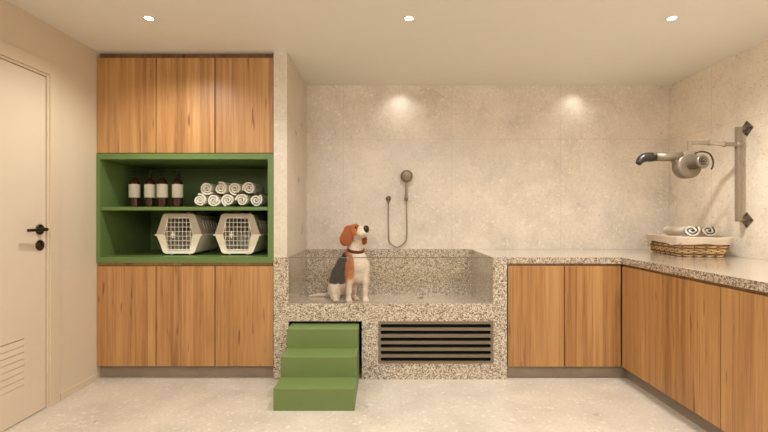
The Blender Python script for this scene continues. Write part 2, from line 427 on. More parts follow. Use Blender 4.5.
# ---------------------------------------------------------------- tall cabinet on the left
CF = D0                              # front face of doors
dt = .02; dx = [(-2.272, -1.8055), (-1.7985, -1.3375), (-1.3305, -.8735)]
def cabinet(name, label, z0, z1, group):
    c = thing(name, (-1.567, CF, z0), label, 'cabinet', group)
    mk('carcass', c, M['carcass'], (-2.273, -.870, CF+dt+.002, DB-.002, z0+.002, z1-.002))
    for a, b in dx:
        mk('door', c, M['wood'], (a, b, CF, CF+dt, z0+.003, z1-.003), bev=.0012, seg=1)
    return c
up = cabinet('wall_cabinet', 'tall oak veneer wall cabinet with three doors above the green shelf niche', 1.795, 2.555, None)
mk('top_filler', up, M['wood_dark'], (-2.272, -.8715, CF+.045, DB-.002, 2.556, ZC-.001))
low = cabinet('base_cabinet', 'oak veneer base cabinet with three doors below the green shelf niche', .101, .900, None)
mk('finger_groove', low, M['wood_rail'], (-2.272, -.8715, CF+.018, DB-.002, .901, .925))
mk('plinth', low, M['plinth'], (-2.272, -.8715, CF+.05, CF+.07, 0, .0995))
gz0, gz1 = .926, 1.793
ni = thing('shelf_niche', (-1.567, CF, gz0), 'green lacquered open shelf unit holding bottles, towels and pet carriers', 'shelf')
ft = .043; nb = DB-.13
bm = bmesh.new()
L, R = -2.273, -.870
box(bm, L, L+ft-.012, CF-.004, nb, gz0, gz1); box(bm, R-ft, R, CF-.004, nb, gz0, gz1)
box(bm, L+ft-.012, R-ft, CF-.004, nb, gz0, gz0+.045); box(bm, L+ft-.012, R-ft, CF-.004, nb, gz1-.045, gz1)
box(bm, L, R, nb, nb+.018, gz0, gz1)
finish('frame', bm, M['green'], ni)
SZ = 1.370
mk('shelf', ni, M['green'], (L+ft-.0118, R-ft-.0002, CF+.006, nb-.0005, SZ-.028, SZ), bev=.001, seg=1)

# ---------------------------------------------------------------- bottles
def make_bottle(loc, label):
    x, y, z = loc
    b = thing('pump_bottle', loc, label, 'bottle', 'amber pump bottles on the green shelf')
    r = .044
    bm = bmesh.new()
    lathe(bm, [(0, 0), (r-.006, 0), (r-.001, .005), (r, .02), (r, .205), (r-.004, .222), (r-.014, .238), (r-.026, .248), (.0155, .252), (.0155, .262), (0, .262)], loc)
    finish('body', bm, M['amber'], b)
    bm = bmesh.new()
    lathe(bm, [(r+.0008, .085), (r+.0010, .086), (r+.0010, .199), (r+.0008, .200)], loc, seg=48)
    bmesh.ops.delete(bm, geom=[f for f in bm.faces if f.calc_center_median().y > y+.022], context='FACES')
    finish('paper_label', bm, M['label'], b)
    bm = bmesh.new()
    lathe(bm, [(0, .256), (.018, .256), (.018, .278), (.010, .282), (.0045, .284), (.0045, .302), (.011, .303), (.011, .315), (0, .317)], loc, seg=20)
    tube(bm, bez([(x, y, z+.31), (x-.004, y-.02, z+.312), (x-.006, y-.042, z+.306), (x-.006, y-.046, z+.299)], 5), .0042, 8)
    finish('pump_head', bm, M['pump'], b)
    return b
byd = 3.72; bsc = F/byd
bx = [(p-CX)/bsc for p in (134.5, 149.2, 163.0, 177.3)]
bl = ['amber pump bottle with blank label, nearest the left end of the shelf', 'amber pump bottle with blank label, second from the left end',
      'amber pump bottle with blank label, third from the left end', 'amber pump bottle with blank label, nearest the rolled towels']
b0 = make_bottle((bx[0], byd, SZ+.0005), bl[0])
for i in (1, 2, 3):
    c = copy_tree(b0); c.location = (bx[i], byd+(.0, .012, -.01, .006)[i], SZ+.0005); c['label'] = bl[i]; c.rotation_euler.z = (0, .1, -.12, .08)[i]

# ---------------------------------------------------------------- rolled towels
def spiral_sheet(r_out, turns, th, n=120, seed=0, squash=1.0):
    """closed outline of a rolled sheet, in 2D"""
    rnd = random.Random(seed)
    outer, inner = [], []
    ph = rnd.random()*6
    r_in = .010
    for i in range(n+1):
        t = i/n; a = t*turns*2*PI
        r = r_in+(r_out-r_in)*t + .0012*math.sin(3*a+ph)*(t)
        c, s = math.cos(a), math.sin(a)
        e = 1.0 if t > .02 else .3
        outer.append(((r)*c, r*s*squash)); inner.append(((r-th*e)*c, (r-th*e)*s*squash))
    return outer+inner[::-1]
def make_roll(name, r, length, seed, turns=2.35):
    bm = bmesh.new()
    pts = spiral_sheet(r, turns, (r-.010)/turns*.62, 110, seed)
    n = len(pts); half = n//2
    ns = 8; rings = []
    rnd = random.Random(seed)
    for j in range(ns+1):
        t = j/ns; y = length*t
        off = .5*math.sin(t*PI)*.006
        ring = []
        for k, (px, pz) in enumerate(pts):
            u = k if k < half else n-1-k
            wob = .0035*math.sin(u*.33+seed) if j in (0, ns) else 0
            sc = 1+.02*math.sin(j*1.7+seed)+(-.012 if j in (0, ns) else 0)
            ring.append(bm.verts.new((px*sc, y+wob*(1 if j == 0 else -1), pz*sc)))
        rings.append(ring)
    for A, B in zip(rings, rings[1:]):
        for k in range(n):
            f = bm.faces.new((A[k], A[(k+1) % n], B[(k+1) % n], B[k])); f.smooth = True
    for Rg in (rings[0], rings[-1]):
        for k in range(half-1):
            try: bm.faces.new((Rg[k], Rg[k+1], Rg[n-2-k], Rg[n-1-k])).smooth = False
            except ValueError: pass
    # soft core
    return bm
ry = 3.585; rs = F/ry
tr = .0572
protos = []
rl_b = [-1.530+.1175*i for i in range(5)]
row_b = ['leftmost towel roll of the bottom row', 'second towel roll from the left in the bottom row', 'middle towel roll of the bottom row',
         'fourth towel roll from the left in the bottom row', 'bottom row towel roll nearest the green side panel']
row_t = ['leftmost towel roll of the top row', 'second towel roll from the left in the top row', 'third towel roll from the left in the top row', 'top row towel roll nearest the green side panel']
for i in range(3):
    bm = make_roll('rolled_towel', tr, .30, 11+i*5)
    o = finish('rolled_towel', bm, M['towel'], None, origin=(0, 0, 0)); protos.append(o)
rolls = [(rl_b[i], SZ+tr+.003, 'white terry '+row_b[i]+' on the green shelf') for i in range(5)]
rolls += [(rl_b[i]+.0587, SZ+tr+.003+.0975, 'white terry '+row_t[i]+' on the green shelf') for i in range(4)]
# Row spacing leaves each roll touching its neighbours
for k, (x, z, lab) in enumerate(rolls):
    o = protos[k] if k < 3 else protos[k % 3].copy()
    if k >= 3: COL.objects.link(o)
    o.location = (x, ry+random.uniform(-.006, .006), z)
    o.rotation_euler = (0, [0.4, 2.2, 4.1, 5.3, 1.2, 2.9, .3, 3.6, 5.0][k], 0)
    tag(o, lab, 'towel', 'rolled white towels on the green shelf')

# ---------------------------------------------------------------- pet carriers
def make_carrier(label, loc):
    c = thing('pet_carrier', loc, label, 'pet carrier', 'pet carriers in the green niche')
    x0, y0, z0 = loc
    zb = z0+.014
    H = .332; zm = zb+.158; hw, tw = .187, .124; dep = .50
    def shell(sections):
        """sections: list of rings of (x,y,z)"""
        bm = bmesh.new(); rs_ = [[bm.verts.new(p) for p in s] for s in sections]
        n = len(rs_[0])
        for A, B in zip(rs_, rs_[1:]):
            for k in range(n-1): bm.faces.new((A[k], A[k+1], B[k+1], B[k]))
        return bm
    def lower(inset, yf, yb, tap=1.0):
        w, t = (hw-inset)*tap, (tw-inset)*tap
        return lambda y, s=1.0: [(x0-w*s, y, zm), (x0-t*s-.006, y, zb+.012+inset), (x0-t*s+.012, y, zb+inset), (x0+t*s-.012, y, zb+inset), (x0+t*s+.006, y, zb+.012+inset), (x0+w*s, y, zm)]
    # lower tray: tapered walls, closed rear, front frame around the door
    lo = lower(0, 0, 0)
    bm = shell([lo(y0), lo(y0+dep*.5), lo(y0+dep, .96)])
    bm.faces.new([v for v in bm.verts if abs(v.co.y-(y0+dep)) < 1e-5])
    def frame_face(bm, outer, inner, y):
        A = [bm.verts.new((p[0], y, p[1])) for p in outer]; B = [bm.verts.new((p[0], y, p[1])) for p in inner]
        B2 = [bm.verts.new((p[0], y+.02, p[1])) for p in inner]
        for k in range(len(A)-1):
            bm.faces.new((A[k], A[k+1], B[k+1], B[k])); bm.faces.new((B[k], B[k+1], B2[k+1], B2[k]))
    dw, dtw = .118, .088
    frame_face(bm, [(x0-hw, zm), (x0-tw-.006, zb+.012), (x0-tw+.012, zb), (x0+tw-.012, zb), (x0+tw+.006, zb+.012), (x0+hw, zm)],
               [(x0-dw, zm), (x0-dtw-.004, zb+.045), (x0-dtw+.010, zb+.036), (x0+dtw-.010, zb+.036), (x0+dtw+.004, zb+.045), (x0+dw, zm)], y0)
    bmesh.ops.remove_doubles(bm, verts=bm.verts, dist=1e-5)
    for sx in (-1, 1):
        for yy in (y0+.03, y0+dep-.05):
            box(bm, x0+sx*.075-.008, x0+sx*.075+.008, yy, yy+.02, z0, zb+.002)
    # flange along the seam
    for sx in (-1, 1):
        a, b = (x0-hw-.010, x0-hw+.004) if sx < 0 else (x0+hw-.004, x0+hw+.010)
        box(bm, a, b, y0-.004, y0+dep-.01, zm-.010, zm+.002)
    box(bm, x0-hw-.010, x0-dw-.003, y0-.006, y0+.004, zm-.010, zm+.002); box(bm, x0+dw+.003, x0+hw+.010, y0-.006, y0+.004, zm-.010, zm+.002)
    finish('lower_shell', bm, M['crate_b'], c)
    zt = zb+H; z1 = zm+.002
    up_ = lambda y, s=1.0, dz=0: [(x0-hw*s, y, z1), (x0-tw*s-.010, y, zt-.014-dz), (x0-tw*s+.010, y, zt-dz), (x0+tw*s-.010, y, zt-dz), (x0+tw*s+.010, y, zt-.014-dz), (x0+hw*s, y, z1)]
    bm = shell([up_(y0), up_(y0+dep*.5), up_(y0+dep, .96, .01)])
    bm.faces.new([v for v in bm.verts if abs(v.co.y-(y0+dep)) < 1e-5])
    frame_face(bm, [(x0-hw, z1), (x0-tw-.010, zt-.014), (x0-tw+.010, zt), (x0+tw-.010, zt), (x0+tw+.010, zt-.014), (x0+hw, z1)],
               [(x0-dw, z1), (x0-dtw-.008, zt-.052), (x0-dtw+.006, zt-.040), (x0+dtw-.006, zt-.040), (x0+dtw+.008, zt-.052), (x0+dw, z1)], y0)
    bmesh.ops.remove_doubles(bm, verts=bm.verts, dist=1e-5)
    # vent ribs on the sloping sides
    for sx in (-1, 1):
        for k in range(6):
            yy = y0+.10+k*.055
            p0 = Vector((x0+sx*(hw-.012), yy, z1+.03)); p1 = Vector((x0+sx*(tw+.030), yy, zt-.06))
            cyl(bm, p0, p1, .005, seg=8)
    finish('upper_shell', bm, M['crate_t'], c)
    bm = bmesh.new()
    tube(bm, bez([(x0, y0+.14, zt-.004), (x0, y0+.15, zt+.010), (x0, y0+.25, zt+.013), (x0, y0+.35, zt+.010), (x0, y0+.36, zt-.004)], 6), .007, 8)
    finish('carry_handle', bm, M['crate_b'], c)
    # wire door
    bm = bmesh.new(); yd = y0-.002; zbot, ztop = zb+.032, zt-.036
    def halfw(z):
        return dw-(dw-dtw)*min(1, abs(z-zm)/(.5*(ztop-zbot)))
    nv, nh = 7, 8
    for i in range(nh):
        z = zbot+(ztop-zbot)*(i)/(nh-1); w = halfw(z)+.002
        cyl(bm, (x0-w, yd, z), (x0+w, yd, z), .0026, seg=6)
    for i in range(nv):
        x = -dw+.022+(2*dw-.044)*i/(nv-1)
        ax = abs(x); lim = min(1, max(0, (dw-ax)/(dw-dtw)))
        h = .5*(ztop-zbot)*min(1, lim)
        cyl(bm, (x0+x, yd, (max(zbot, zm-h)-.004)), (x0+x, yd, min(ztop, zm+h)+.004), .0026, seg=6)
    pts = [(x0-dw, zm), (x0-dtw, zbot), (x0+dtw, zbot), (x0+dw, zm), (x0+dtw, ztop), (x0-dtw, ztop)]
    for a, b in zip(pts, pts[1:]+pts[:1]): cyl(bm, (a[0], yd, a[1]), (b[0], yd, b[1]), .0034, seg=6)
    d = finish('wire_door', bm, M['wire'], c)
    bm = bmesh.new(); box(bm, x0-.052, x0-.040, yd-.010, yd+.004, zm-.03, zm+.03, bev=.003); box(bm, x0-.062, x0-.034, yd-.008, yd+.002, zm-.008, zm+.004, bev=.002)
    finish('latch', bm, M['crate_b'], d)
    return c
nz0 = gz0+.0455
cr0 = make_carrier('plastic pet carrier with wire door at the middle of the lower green niche', (-1.690, 3.56, nz0))
cr1 = copy_tree(cr0); cr1.location.x = -1.206; cr1['label'] = 'plastic pet carrier with wire door at the right end of the lower green niche'

# ---------------------------------------------------------------- granite wash tub
TX0, TX1 = PX0, .984
ix0, ix1 = -.754, .873
tub = thing('wash_tub', ((TX0+TX1)/2, D0, 0), 'built-in speckled granite pet washing tub with glass front panel', 'tub')
FZ = .525; LZ = .6015
ox0, ox1, oz = -.750, -.168, .462
gx0, gx1, gzb, gzt = -.037, .875, .128, .461
ftk = .06
bm = bmesh.new()
y0, y1 = D0, D0+ftk
box(bm, TX0, ox0, y0, y1, 0, ZT)                        # left pillar
box(bm, ox0, ox1, y0, y1, oz, LZ)                       # above steps opening
box(bm, ox1, gx0, y0, y1, 0, LZ)
box(bm, gx0, gx1, y0, y1, 0, gzb); box(bm, gx0, gx1, y0, y1, gzt, LZ)
box(bm, gx1, TX1, y0, y1, 0, LZ); box(bm, ix1, TX1, y0, y1, LZ, ZT)
box(bm, TX0, ix0, y1, DB-.002, .0, ZT-.001)             # left side
box(bm, ix1, TX1, y1, DB-.002, .0, ZT)                  # right side
box(bm, ix0, ix1, 4.237, DB-.002, 0, ZT)                # splash at the back
box(bm, ix0, ix1, y1, 4.237, FZ-.04, FZ)                # tub floor
bmesh.ops.remove_doubles(bm, verts=bm.verts, dist=1e-5)
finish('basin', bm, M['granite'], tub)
# dark inside lining below
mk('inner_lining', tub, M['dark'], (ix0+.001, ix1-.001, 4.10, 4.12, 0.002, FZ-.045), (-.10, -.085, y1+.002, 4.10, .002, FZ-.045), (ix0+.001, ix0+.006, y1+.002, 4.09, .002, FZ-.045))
# grille
bm = bmesh.new()
gy = D0-.006
zs = [CH-(p-CY)/126 for p in (325.8, 332.3, 339.2, 345.8, 352.5, 359.2)]
sh = .0145; sx0, sx1 = -.020, .857
edges = [gzt]
for z in zs: edges += [z+sh, z-sh]
edges.append(gzb)
for a, b in zip(edges[0::2], edges[1::2]): box(bm, sx0, sx1, gy, gy+.02, b, a)
box(bm, gx0, sx0, gy, gy+.02, gzb, gzt); box(bm, sx1, gx1, gy, gy+.02, gzb, gzt)
# rounded slot ends
for z in zs:
    for s, xc in ((-1, sx0), (1, sx1)):
        for t in (-1, 1):
            pts = [(xc, z+t*sh)]
            for k in range(7):
                a = k/6*PI/2
                pts.append((xc-s*sh*(1-math.sin(a)), z+t*sh*math.cos(a)) if False else (xc-s*sh+s*sh*math.sin(a), z+t*sh*math.cos(a)))
            prism(bm, pts, gy, gy+.019, 'y')
gr = finish('grille', bm, M['grille'], tub)
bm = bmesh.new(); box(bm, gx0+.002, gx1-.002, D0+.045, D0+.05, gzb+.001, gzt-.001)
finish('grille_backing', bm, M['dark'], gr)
# glass
bm = bmesh.new(); box(bm, ix0+.001, ix1-.001, D0+.012, D0+.022, LZ+.0005, ZT-.006)
gp = finish('glass_panel', bm, M['glass'], tub)
bm = bmesh.new(); box(bm, ix0+.001, ix1-.001, D0+.0118, D0+.0222, ZT-.006, ZT+.0005)
finish('glass_edge', bm, M['glass_edge'], gp)
bm = bmesh.new(); lathe(bm, [(0, 0), (.035, 0), (.035, .003), (.026, .004), (0, .002)], (.35, 4.05, FZ+.0003))
finish('drain', bm, M['steel_d'], tub)

# ---------------------------------------------------------------- green steps
st = thing('pet_steps', (-.46, 2.86, 0), 'green three-tread pet steps pulled out from the opening under the granite tub', 'steps')
sX0, sX1 = -.7295, -.190
ys = [2.861, 3.06, 3.262, 3.462]; zt_ = [.149, .294, .439]
for i in range(3):
    mk('step', st, M['green2'], (sX0+.0003*i, sX1-.0003*i, ys[i], 3.462, (0 if i == 0 else zt_[i-1]), zt_[i]), bev=.0015, seg=1)

# ---------------------------------------------------------------- worktop and base cabinets
bm = bmesh.new()
WX, WY0 = TX1+.0005, .9
pts = [(WX, D0-.004), (XC, D0-.004), (XC, WY0), (XR-.001, WY0), (XR-.001, DB-.001), (WX, DB-.001)]
prism(bm, pts, ZT-.049, ZT, 'z')
bmesh.ops.bevel(bm, geom=[e for e in bm.edges], offset=.003, segments=2, affect='EDGES')
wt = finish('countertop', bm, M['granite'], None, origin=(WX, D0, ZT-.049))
tag(wt, 'L-shaped speckled granite worktop running right from the tub and along the right wall', 'worktop')
RX = XC+.004; CFy = D0-.000
zd0, zd1 = .101, .8985
c = thing('base_cabinet', (1.43, CFy, 0), 'oak veneer base cabinet with two doors against the right side of the granite tub', 'cabinet')
mk('carcass', c, M['carcass'], (.990, RX+.0, CFy+dt+.002, DB-.002, zd0+.002, zd1-.002))
for a, b in ((.993, 1.4365), (1.4430, RX-.006)):
    mk('door', c, M['wood'], (a, b, CFy, CFy+dt, zd0, zd1), bev=.0012, seg=1)
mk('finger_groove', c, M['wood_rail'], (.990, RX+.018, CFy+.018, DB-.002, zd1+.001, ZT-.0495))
mk('plinth', c, M['plinth'], (.990, 1.949, CFy+.035, CFy+.055, 0, .1005))
def Yof(px): return F*1.895/(px-CX)
ed = [Yof(621.9), Yof(662.7), Yof(720.3)]; ed.append(ed[2]-.49); ed.append(ed[3]-.49)
c = thing('base_cabinet', (RX, 2.4, 0), 'long oak veneer base cabinet under the worktop along the right wall', 'cabinet')
mk('carcass', c, M['carcass'], (RX+dt+.002, XR-.003, WY0+.01, CFy-.002, zd0+.002, zd1-.002))
for a, b in zip(ed, ed[1:]):
    mk('door', c, M['wood'], (RX, RX+dt, b+.003, a-.003, zd0, zd1), bev=.0012, seg=1)
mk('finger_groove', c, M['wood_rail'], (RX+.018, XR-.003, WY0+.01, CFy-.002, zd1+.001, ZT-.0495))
mk('plinth', c, M['plinth'], (1.95, 1.97, WY0+.02, CFy+.034, 0, .1005))

# ---------------------------------------------------------------- shower
sh_ = thing('hand_shower', ((406.3-CX)/101.5, DB, 1.6), 'brushed metal hand shower with looping hose on the stone wall above the tub', 'shower')
X1 = (406.3-CX)/101; Xo = (388.5-CX)/101
zz = lambda py, s=101.: CH-(py-CY)/s
bm = bmesh.new()   # holder
cyl(bm, (X1, DB, zz(198)), (X1, DB-.012, zz(198)), .020); cyl(bm, (X1, DB-.01, zz(198)), (X1, DB-.05, zz(198)), .010)
cyl(bm, (X1, DB-.05, zz(200.5)), (X1, DB-.052, zz(195.5)), .0165, .019)
finish('wall_holder', bm, M['steel'], sh_)
bm = bmesh.new()
tube(bm, bez([(X1, DB-.051, zz(201)), (X1, DB-.053, zz(192)), (X1, DB-.056, zz(183)), (X1, DB-.068, zz(178))], 6), lambda t: .0115+.002*t, 14)
hn = finish('handle', bm, M['steel'], sh_)
bm = bmesh.new()
lathe(bm, [(0, .024), (.02, .022), (.045, .014), (.058, .004), (.060, -.004), (.056, -.010), (.05, -.011), (0, -.012)], (X1, DB-.078, zz(176.5)), (0, .96, .25))
hh = finish('shower_head', bm, M['steel_d'], sh_)
bm = bmesh.new()
lathe(bm, [(0, 0), (.045, .0005), (.047, -.003)], (X1, DB-.078-.0125, zz(176.5)-.003), (0, -.96, -.25))
finish('spray_face', bm, M['steel'], hh)
bm = bmesh.new()
hz0 = zz(200.5)
P = [(X1, DB-.051, hz0), (X1+.001, DB-.05, zz(215)), (X1+.004, DB-.04, zz(232)), (X1-.012, DB-.028, zz(242)), ((X1+Xo)/2, DB-.024, zz(247)), (Xo+.013, DB-.028, zz(242.5)), (Xo+.001, DB-.035, zz(233)), (Xo-.002, DB-.035, zz(216)), (Xo, DB-.033, zz(202))]
tube(bm, bez(P, 12), .0068, 10)
finish('hose', bm, M['steel'], sh_)
bm = bmesh.new()
lathe(bm, [(0, 0), (.026, 0), (.027, .006), (.022, .012), (.014, .014), (.014, .045), (0, .047)], (Xo, DB, zz(198.5)), (0, -1, 0))
cyl(bm, (Xo, DB-.034, zz(199)), (Xo, DB-.034, zz(203)), .010)
finish('water_outlet', bm, M['steel_d'], sh_)

# ---------------------------------------------------------------- wall-mounted dryer
DYY = 3.372; s0 = F/DYY
gx = lambda px: (px-CX)/s0
gz = lambda py: CH-(py-CY)/s0
dr = thing('wall_dryer', (gx(747), DYY, 1.62), 'steel pet grooming dryer on a swinging arm bolted to the right wall', 'dryer')
mbs = []
for zc in (gz(128.6), gz(220)):
    bm = bmesh.new()
    prism(bm, [(DYY-.060, zc), (DYY, zc-.062), (DYY+.060, zc), (DYY, zc+.062)], XR-.006, XR-.0005, 'x')
    box(bm, gx(736.4), XR-.005, DYY-.013, DYY+.013, zc-.012+(.0 if zc > 1.6 else 0), zc+.012)
    cyl(bm, (XR-.05, DYY, zc), (XR-.004, DYY, zc), .014)
    mb = finish('wall_bracket', bm, M['steel_d'], dr)
    for a, b in ((0, .042), (0, -.042), (.04, 0), (-.04, 0)):
        bm = bmesh.new()
        lathe(bm, [(.009, 0), (.009, .004), (.005, .008), (0, .008)], (XR-.006, DYY+a, zc+b), (-1, 0, 0), seg=10)
        finish('bolt', bm, M['black'], mb)
bm = bmesh.new()
box(bm, gx(736.3), gx(740.8), DYY-.018, DYY+.018, gz(220.6), gz(127.4), bev=.003)
finish('post', bm, M['steel'], dr)
bm = bmesh.new()
def bar(bm, p, q, w, h, **k):
    p, q = Vector(p), Vector(q); d = q-p; L_ = d.length
    R3 = d.to_track_quat('X', 'Z').to_matrix().to_4x4()
    vs0 = len(bm.verts)
    t = bmesh.new(); box(t, 0, L_, -w/2, w/2, -h/2, h/2, **k)
    bmesh.ops.transform(t, matrix=Matrix.Translation(p) @ R3, verts=t.verts)
    me = bpy.data.meshes.new('tmp'); t.to_mesh(me); t.free(); bm.from_mesh(me); bpy.data.meshes.remove(me)
ybar = DYY
bar(bm, (gx(738.5), ybar-.0, gz(144.4)), (gx(721), ybar-.02, gz(144.6)), .022, .030, bev=.003)
bar(bm, (gx(722.5), ybar-.02, gz(144.6)), (gx(710.5), ybar+.02, gz(142.4)), .022, .030, bev=.003)
bar(bm, (gx(712), ybar+.018, gz(142.4)), (gx(688.5), ybar, gz(142.6)), .020, .029, bev=.003)
for px, py in ((722, 144.6), (711.3, 142.4), (738.5, 144.4)):
    cyl(bm, (gx(px), ybar+(0.018 if px < 715 else -.02 if px < 730 else 0), gz(py)-.021), (gx(px), ybar+(0.018 if px < 715 else -.02 if px < 730 else 0), gz(py)+.021), .012 if px < 730 else .026)
finish('swing_arm', bm, M['steel'], dr)
bm = bmesh.new()
box(bm, gx(689.3)-.012, gx(689.3)+.012, DYY-.012, DYY+.012, gz(152.5), gz(140.9), bev=.002)
box(bm, gx(681), gx(693.5), DYY-.035, DYY+.035, gz(157), gz(151.5), bev=.006)
cyl(bm, (gx(684), DYY-.038, gz(154.2)), (gx(684), DYY-.03, gz(154.2)), .008, mi=0); cyl(bm, (gx(690), DYY-.038, gz(154.2)), (gx(690), DYY-.03, gz(154.2)), .008)
finish('hanger', bm, M['steel'], dr)
# scroll housing + outlet duct (profile in X-Z, thickness in Y)
hx, hzc, hr = gx(686.9), gz(166.3), .096
bm = bmesh.new()
lathe(bm, [(0, -.046), (hr-.03, -.046), (hr-.008, -.043), (hr, -.034), (hr, .030), (hr-.008, .039), (hr-.03, .042), (0, .042)], (hx, DYY, hzc), (0, -1, 0), seg=48)
cyl(bm, (gx(652), DYY, gz(156.9)), (hx-.01, DYY, gz(156.9)), .0325, .036, seg=28)
fp = [(hx-.11, gz(160.2)), (hx, gz(160.2)), (hx, gz(172)), (hx-hr*.96, hzc-.01)]
for k in range(1, 7):
    a = k/6*PI/2
    fp.append((hx-hr*.96-.030*(1-math.cos(a)), hzc-.01+(gz(160.2)-hzc+.01)*math.sin(a)))
prism(bm, fp[:-1], DYY-.028, DYY+.028, 'y')
ho = finish('blower_housing', bm, M['steel_h'], dr)
bm = bmesh.new()
mx, mz = hx+.012, hzc+.014
lathe(bm, [(0, 0), (.044, 0), (.047, .01), (.047, .085), (.052, .088), (.052, .104), (.047, .110), (.040, .111), (.036, .106), (0, .106)], (mx, DYY-.036, mz), (.12, -1, .06), seg=32)
mo = finish('motor', bm, M['steel_h'], dr)
bm = bmesh.new()
dirv = Vector((.12, -1, .06)).normalized(); cc = Vector((mx, DYY-.036, mz))+dirv*.1065
a_ = dirv.orthogonal().normalized(); b_ = dirv.cross(a_)
for k in range(8):
    t = 2*PI*k/8; p = cc+(a_*math.cos(t)+b_*math.sin(t))*.022
    cyl(bm, p, p+dirv*.003, .005, seg=8)
cyl(bm, cc, cc+dirv*.004, .009, seg=12)
finish('vent_holes', bm, M['black'], mo)
bm = bmesh.new()
cyl(bm, (gx(655), DYY, gz(157)), (gx(650.5), DYY, gz(157.2)), .0335)
NP = bez([(gx(652), DYY, gz(157)), (gx(646), DYY, gz(157.2)), (gx(641), DYY-.004, gz(159.3)), (gx(637.6), DYY-.01, gz(163.6))], 7)
tube(bm, NP, lambda t: .037-.004*t if t < .5 else .035-.013*(t-.5)*2, 20)
finish('nozzle', bm, M['black'], dr)
bm = bmesh.new()
tube(bm, bez([(gx(691), DYY-.03, gz(154)), (gx(697), DYY-.05, gz(152.6)), (gx(703.5), DYY-.06, gz(154.8)), (gx(707), DYY-.06, gz(161)), (gx(706), DYY-.07, gz(167)), (gx(703.6), DYY-.08, gz(170.2))], 8), .0062, 8)
finish('cable', bm, M['black'], dr)

# ---------------------------------------------------------------- basket
ba = math.radians(-8)
bc = Vector((2.600, 3.700, ZT+.0008))
rotb = Matrix.Rotation(ba, 3, 'Z')
W2, L2 = .160, .258; HB = .112
def rrect(w, l, r, n=8):
    pts = []
    for sx, sy, a0 in ((1, 1, 0), (-1, 1, PI/2), (-1, -1, PI), (1, -1, 3*PI/2)):
        for k in range(n+1):
            a = a0+k/n*PI/2
            pts.append(((w-r)*sx+r*math.cos(a), (l-r)*sy+r*math.sin(a)))
    return pts
def resample(pts, n):
    P = [Vector(p) for p in pts]+[Vector(pts[0])]
    ds = [0]
    for a, b in zip(P, P[1:]): ds.append(ds[-1]+(b-a).length)
    out = []; j = 0
    for i in range(n):
        d = ds[-1]*i/n
        while ds[j+1] < d: j += 1
        out.append(P[j].lerp(P[j+1], (d-ds[j])/max(1e-9, ds[j+1]-ds[j])))
    return out
bk = thing('wicker_basket', bc, 'woven wicker basket with beige linen liner on the granite worktop by the right wall', 'basket')
def BW(x, y, z): v = rotb @ Vector((x, y, 0)); return Vector((bc.x+v.x, bc.y+v.y, bc.z+z))
bm = bmesh.new(); rows = 9; ns = 40
for r_ in range(rows):
    z = .0085+r_*(HB-.014)/(rows-1); f = z/HB; w = W2+.028*f; l = L2+.035*f
    P = resample(rrect(w, l, .05), ns*4); path = []
    cen = Vector((0, 0))
    for i, p in enumerate(P):
        d = p.normalized()
        o_ = .0075*math.cos(PI*(i/4.0)+(PI if r_ % 2 else 0))
        q = p+d*o_
        path.append(BW(q.x, q.y, z+.0012*math.sin(i*.9+r_)))
    tube(bm, path, .0062, 6, closed=True, mi=r_ % 2 if r_ % 3 else 0)
for i in range(ns):
    p0 = resample(rrect(W2, L2, .05), ns)[i]; p1 = resample(rrect(W2+.028, L2+.035, .05), ns)[i]
    cyl(bm, BW(p0.x, p0.y, .002), BW(p1.x, p1.y, HB), .0042, seg=6, mi=1)
P = resample(rrect(W2+.030, L2+.037, .05), 120)
for ph in (0, PI):
    path = [BW(p.x*(1+.012*math.cos(i*.9+ph)), p.y*(1+.012*math.cos(i*.9+ph)), HB+.006*math.sin(i*.9+ph)) for i, p in enumerate(P)]
    tube(bm, path, .0062, 6, closed=True)
P = rrect(W2-.003, L2-.003, .05)
va_ = [bm.verts.new(BW(x, y, .004)) for x, y in P]; bm.faces.new(va_)
finish('wicker_body', bm, [M['wicker'], M['wicker_d']], bk)
bm = bmesh.new()
nL = 120
def lring(w, l, z, amp=0, ph=0, rr=.06):
    out = []
    for i, p in enumerate(resample(rrect(w, l, rr), nL)):
        k = 1+amp*math.sin(i*.37+ph)*.3
        zz_ = z+amp*.12*(math.sin(i*.19+ph)+.5*math.sin(i*.53))
        out.append(bm.verts.new(BW(p.x*k, p.y*k, zz_)))
    return out
R_ = [lring(W2+.040, L2+.046, HB-.012, .05), lring(W2+.043, L2+.050, HB+.014, .03, 1), lring(W2+.047, L2+.056, HB+.042, .02, 2), lring(W2+.047, L2+.056, HB+.050, .02, 2),
      lring(W2+.038, L2+.046, HB+.050, .02, 2), lring(W2+.018, L2+.022, HB+.030, .02), lring(W2+.006, L2+.010, .03, .01), lring(.05, .15, .016, 0)]
for A, B in zip(R_, R_[1:]):
    for k in range(nL):
        f = bm.faces.new((A[k], A[(k+1) % nL], B[(k+1) % nL], B[k])); f.smooth = True
bm.faces.new(R_[-1])
lin = finish('linen_liner', bm, M['linen'], bk)
# bow tie at the left long side
bm = bmesh.new()
kn = BW(-(W2+.058), .150, HB-.014)
for pts in ([(0, 0, 0), (-.012, .028, .010), (-.014, .042, -.004), (-.008, .02, -.010), (0, 0, 0)], [(0, 0, 0), (-.012, -.028, .010), (-.014, -.042, -.004), (-.008, -.02, -.010), (0, 0, 0)],
            [(0, 0, 0), (-.006, .012, -.022), (-.004, .016, -.046)], [(0, 0, 0), (-.006, -.010, -.022), (-.004, -.012, -.050)]):
    tube(bm, [kn+v for v in bez(pts, 6)], .0048, 6)
bmesh.ops.create_icosphere(bm, subdivisions=2, radius=.009, matrix=Matrix.Translation(kn))
finish('bow', bm, M['linen'], lin)
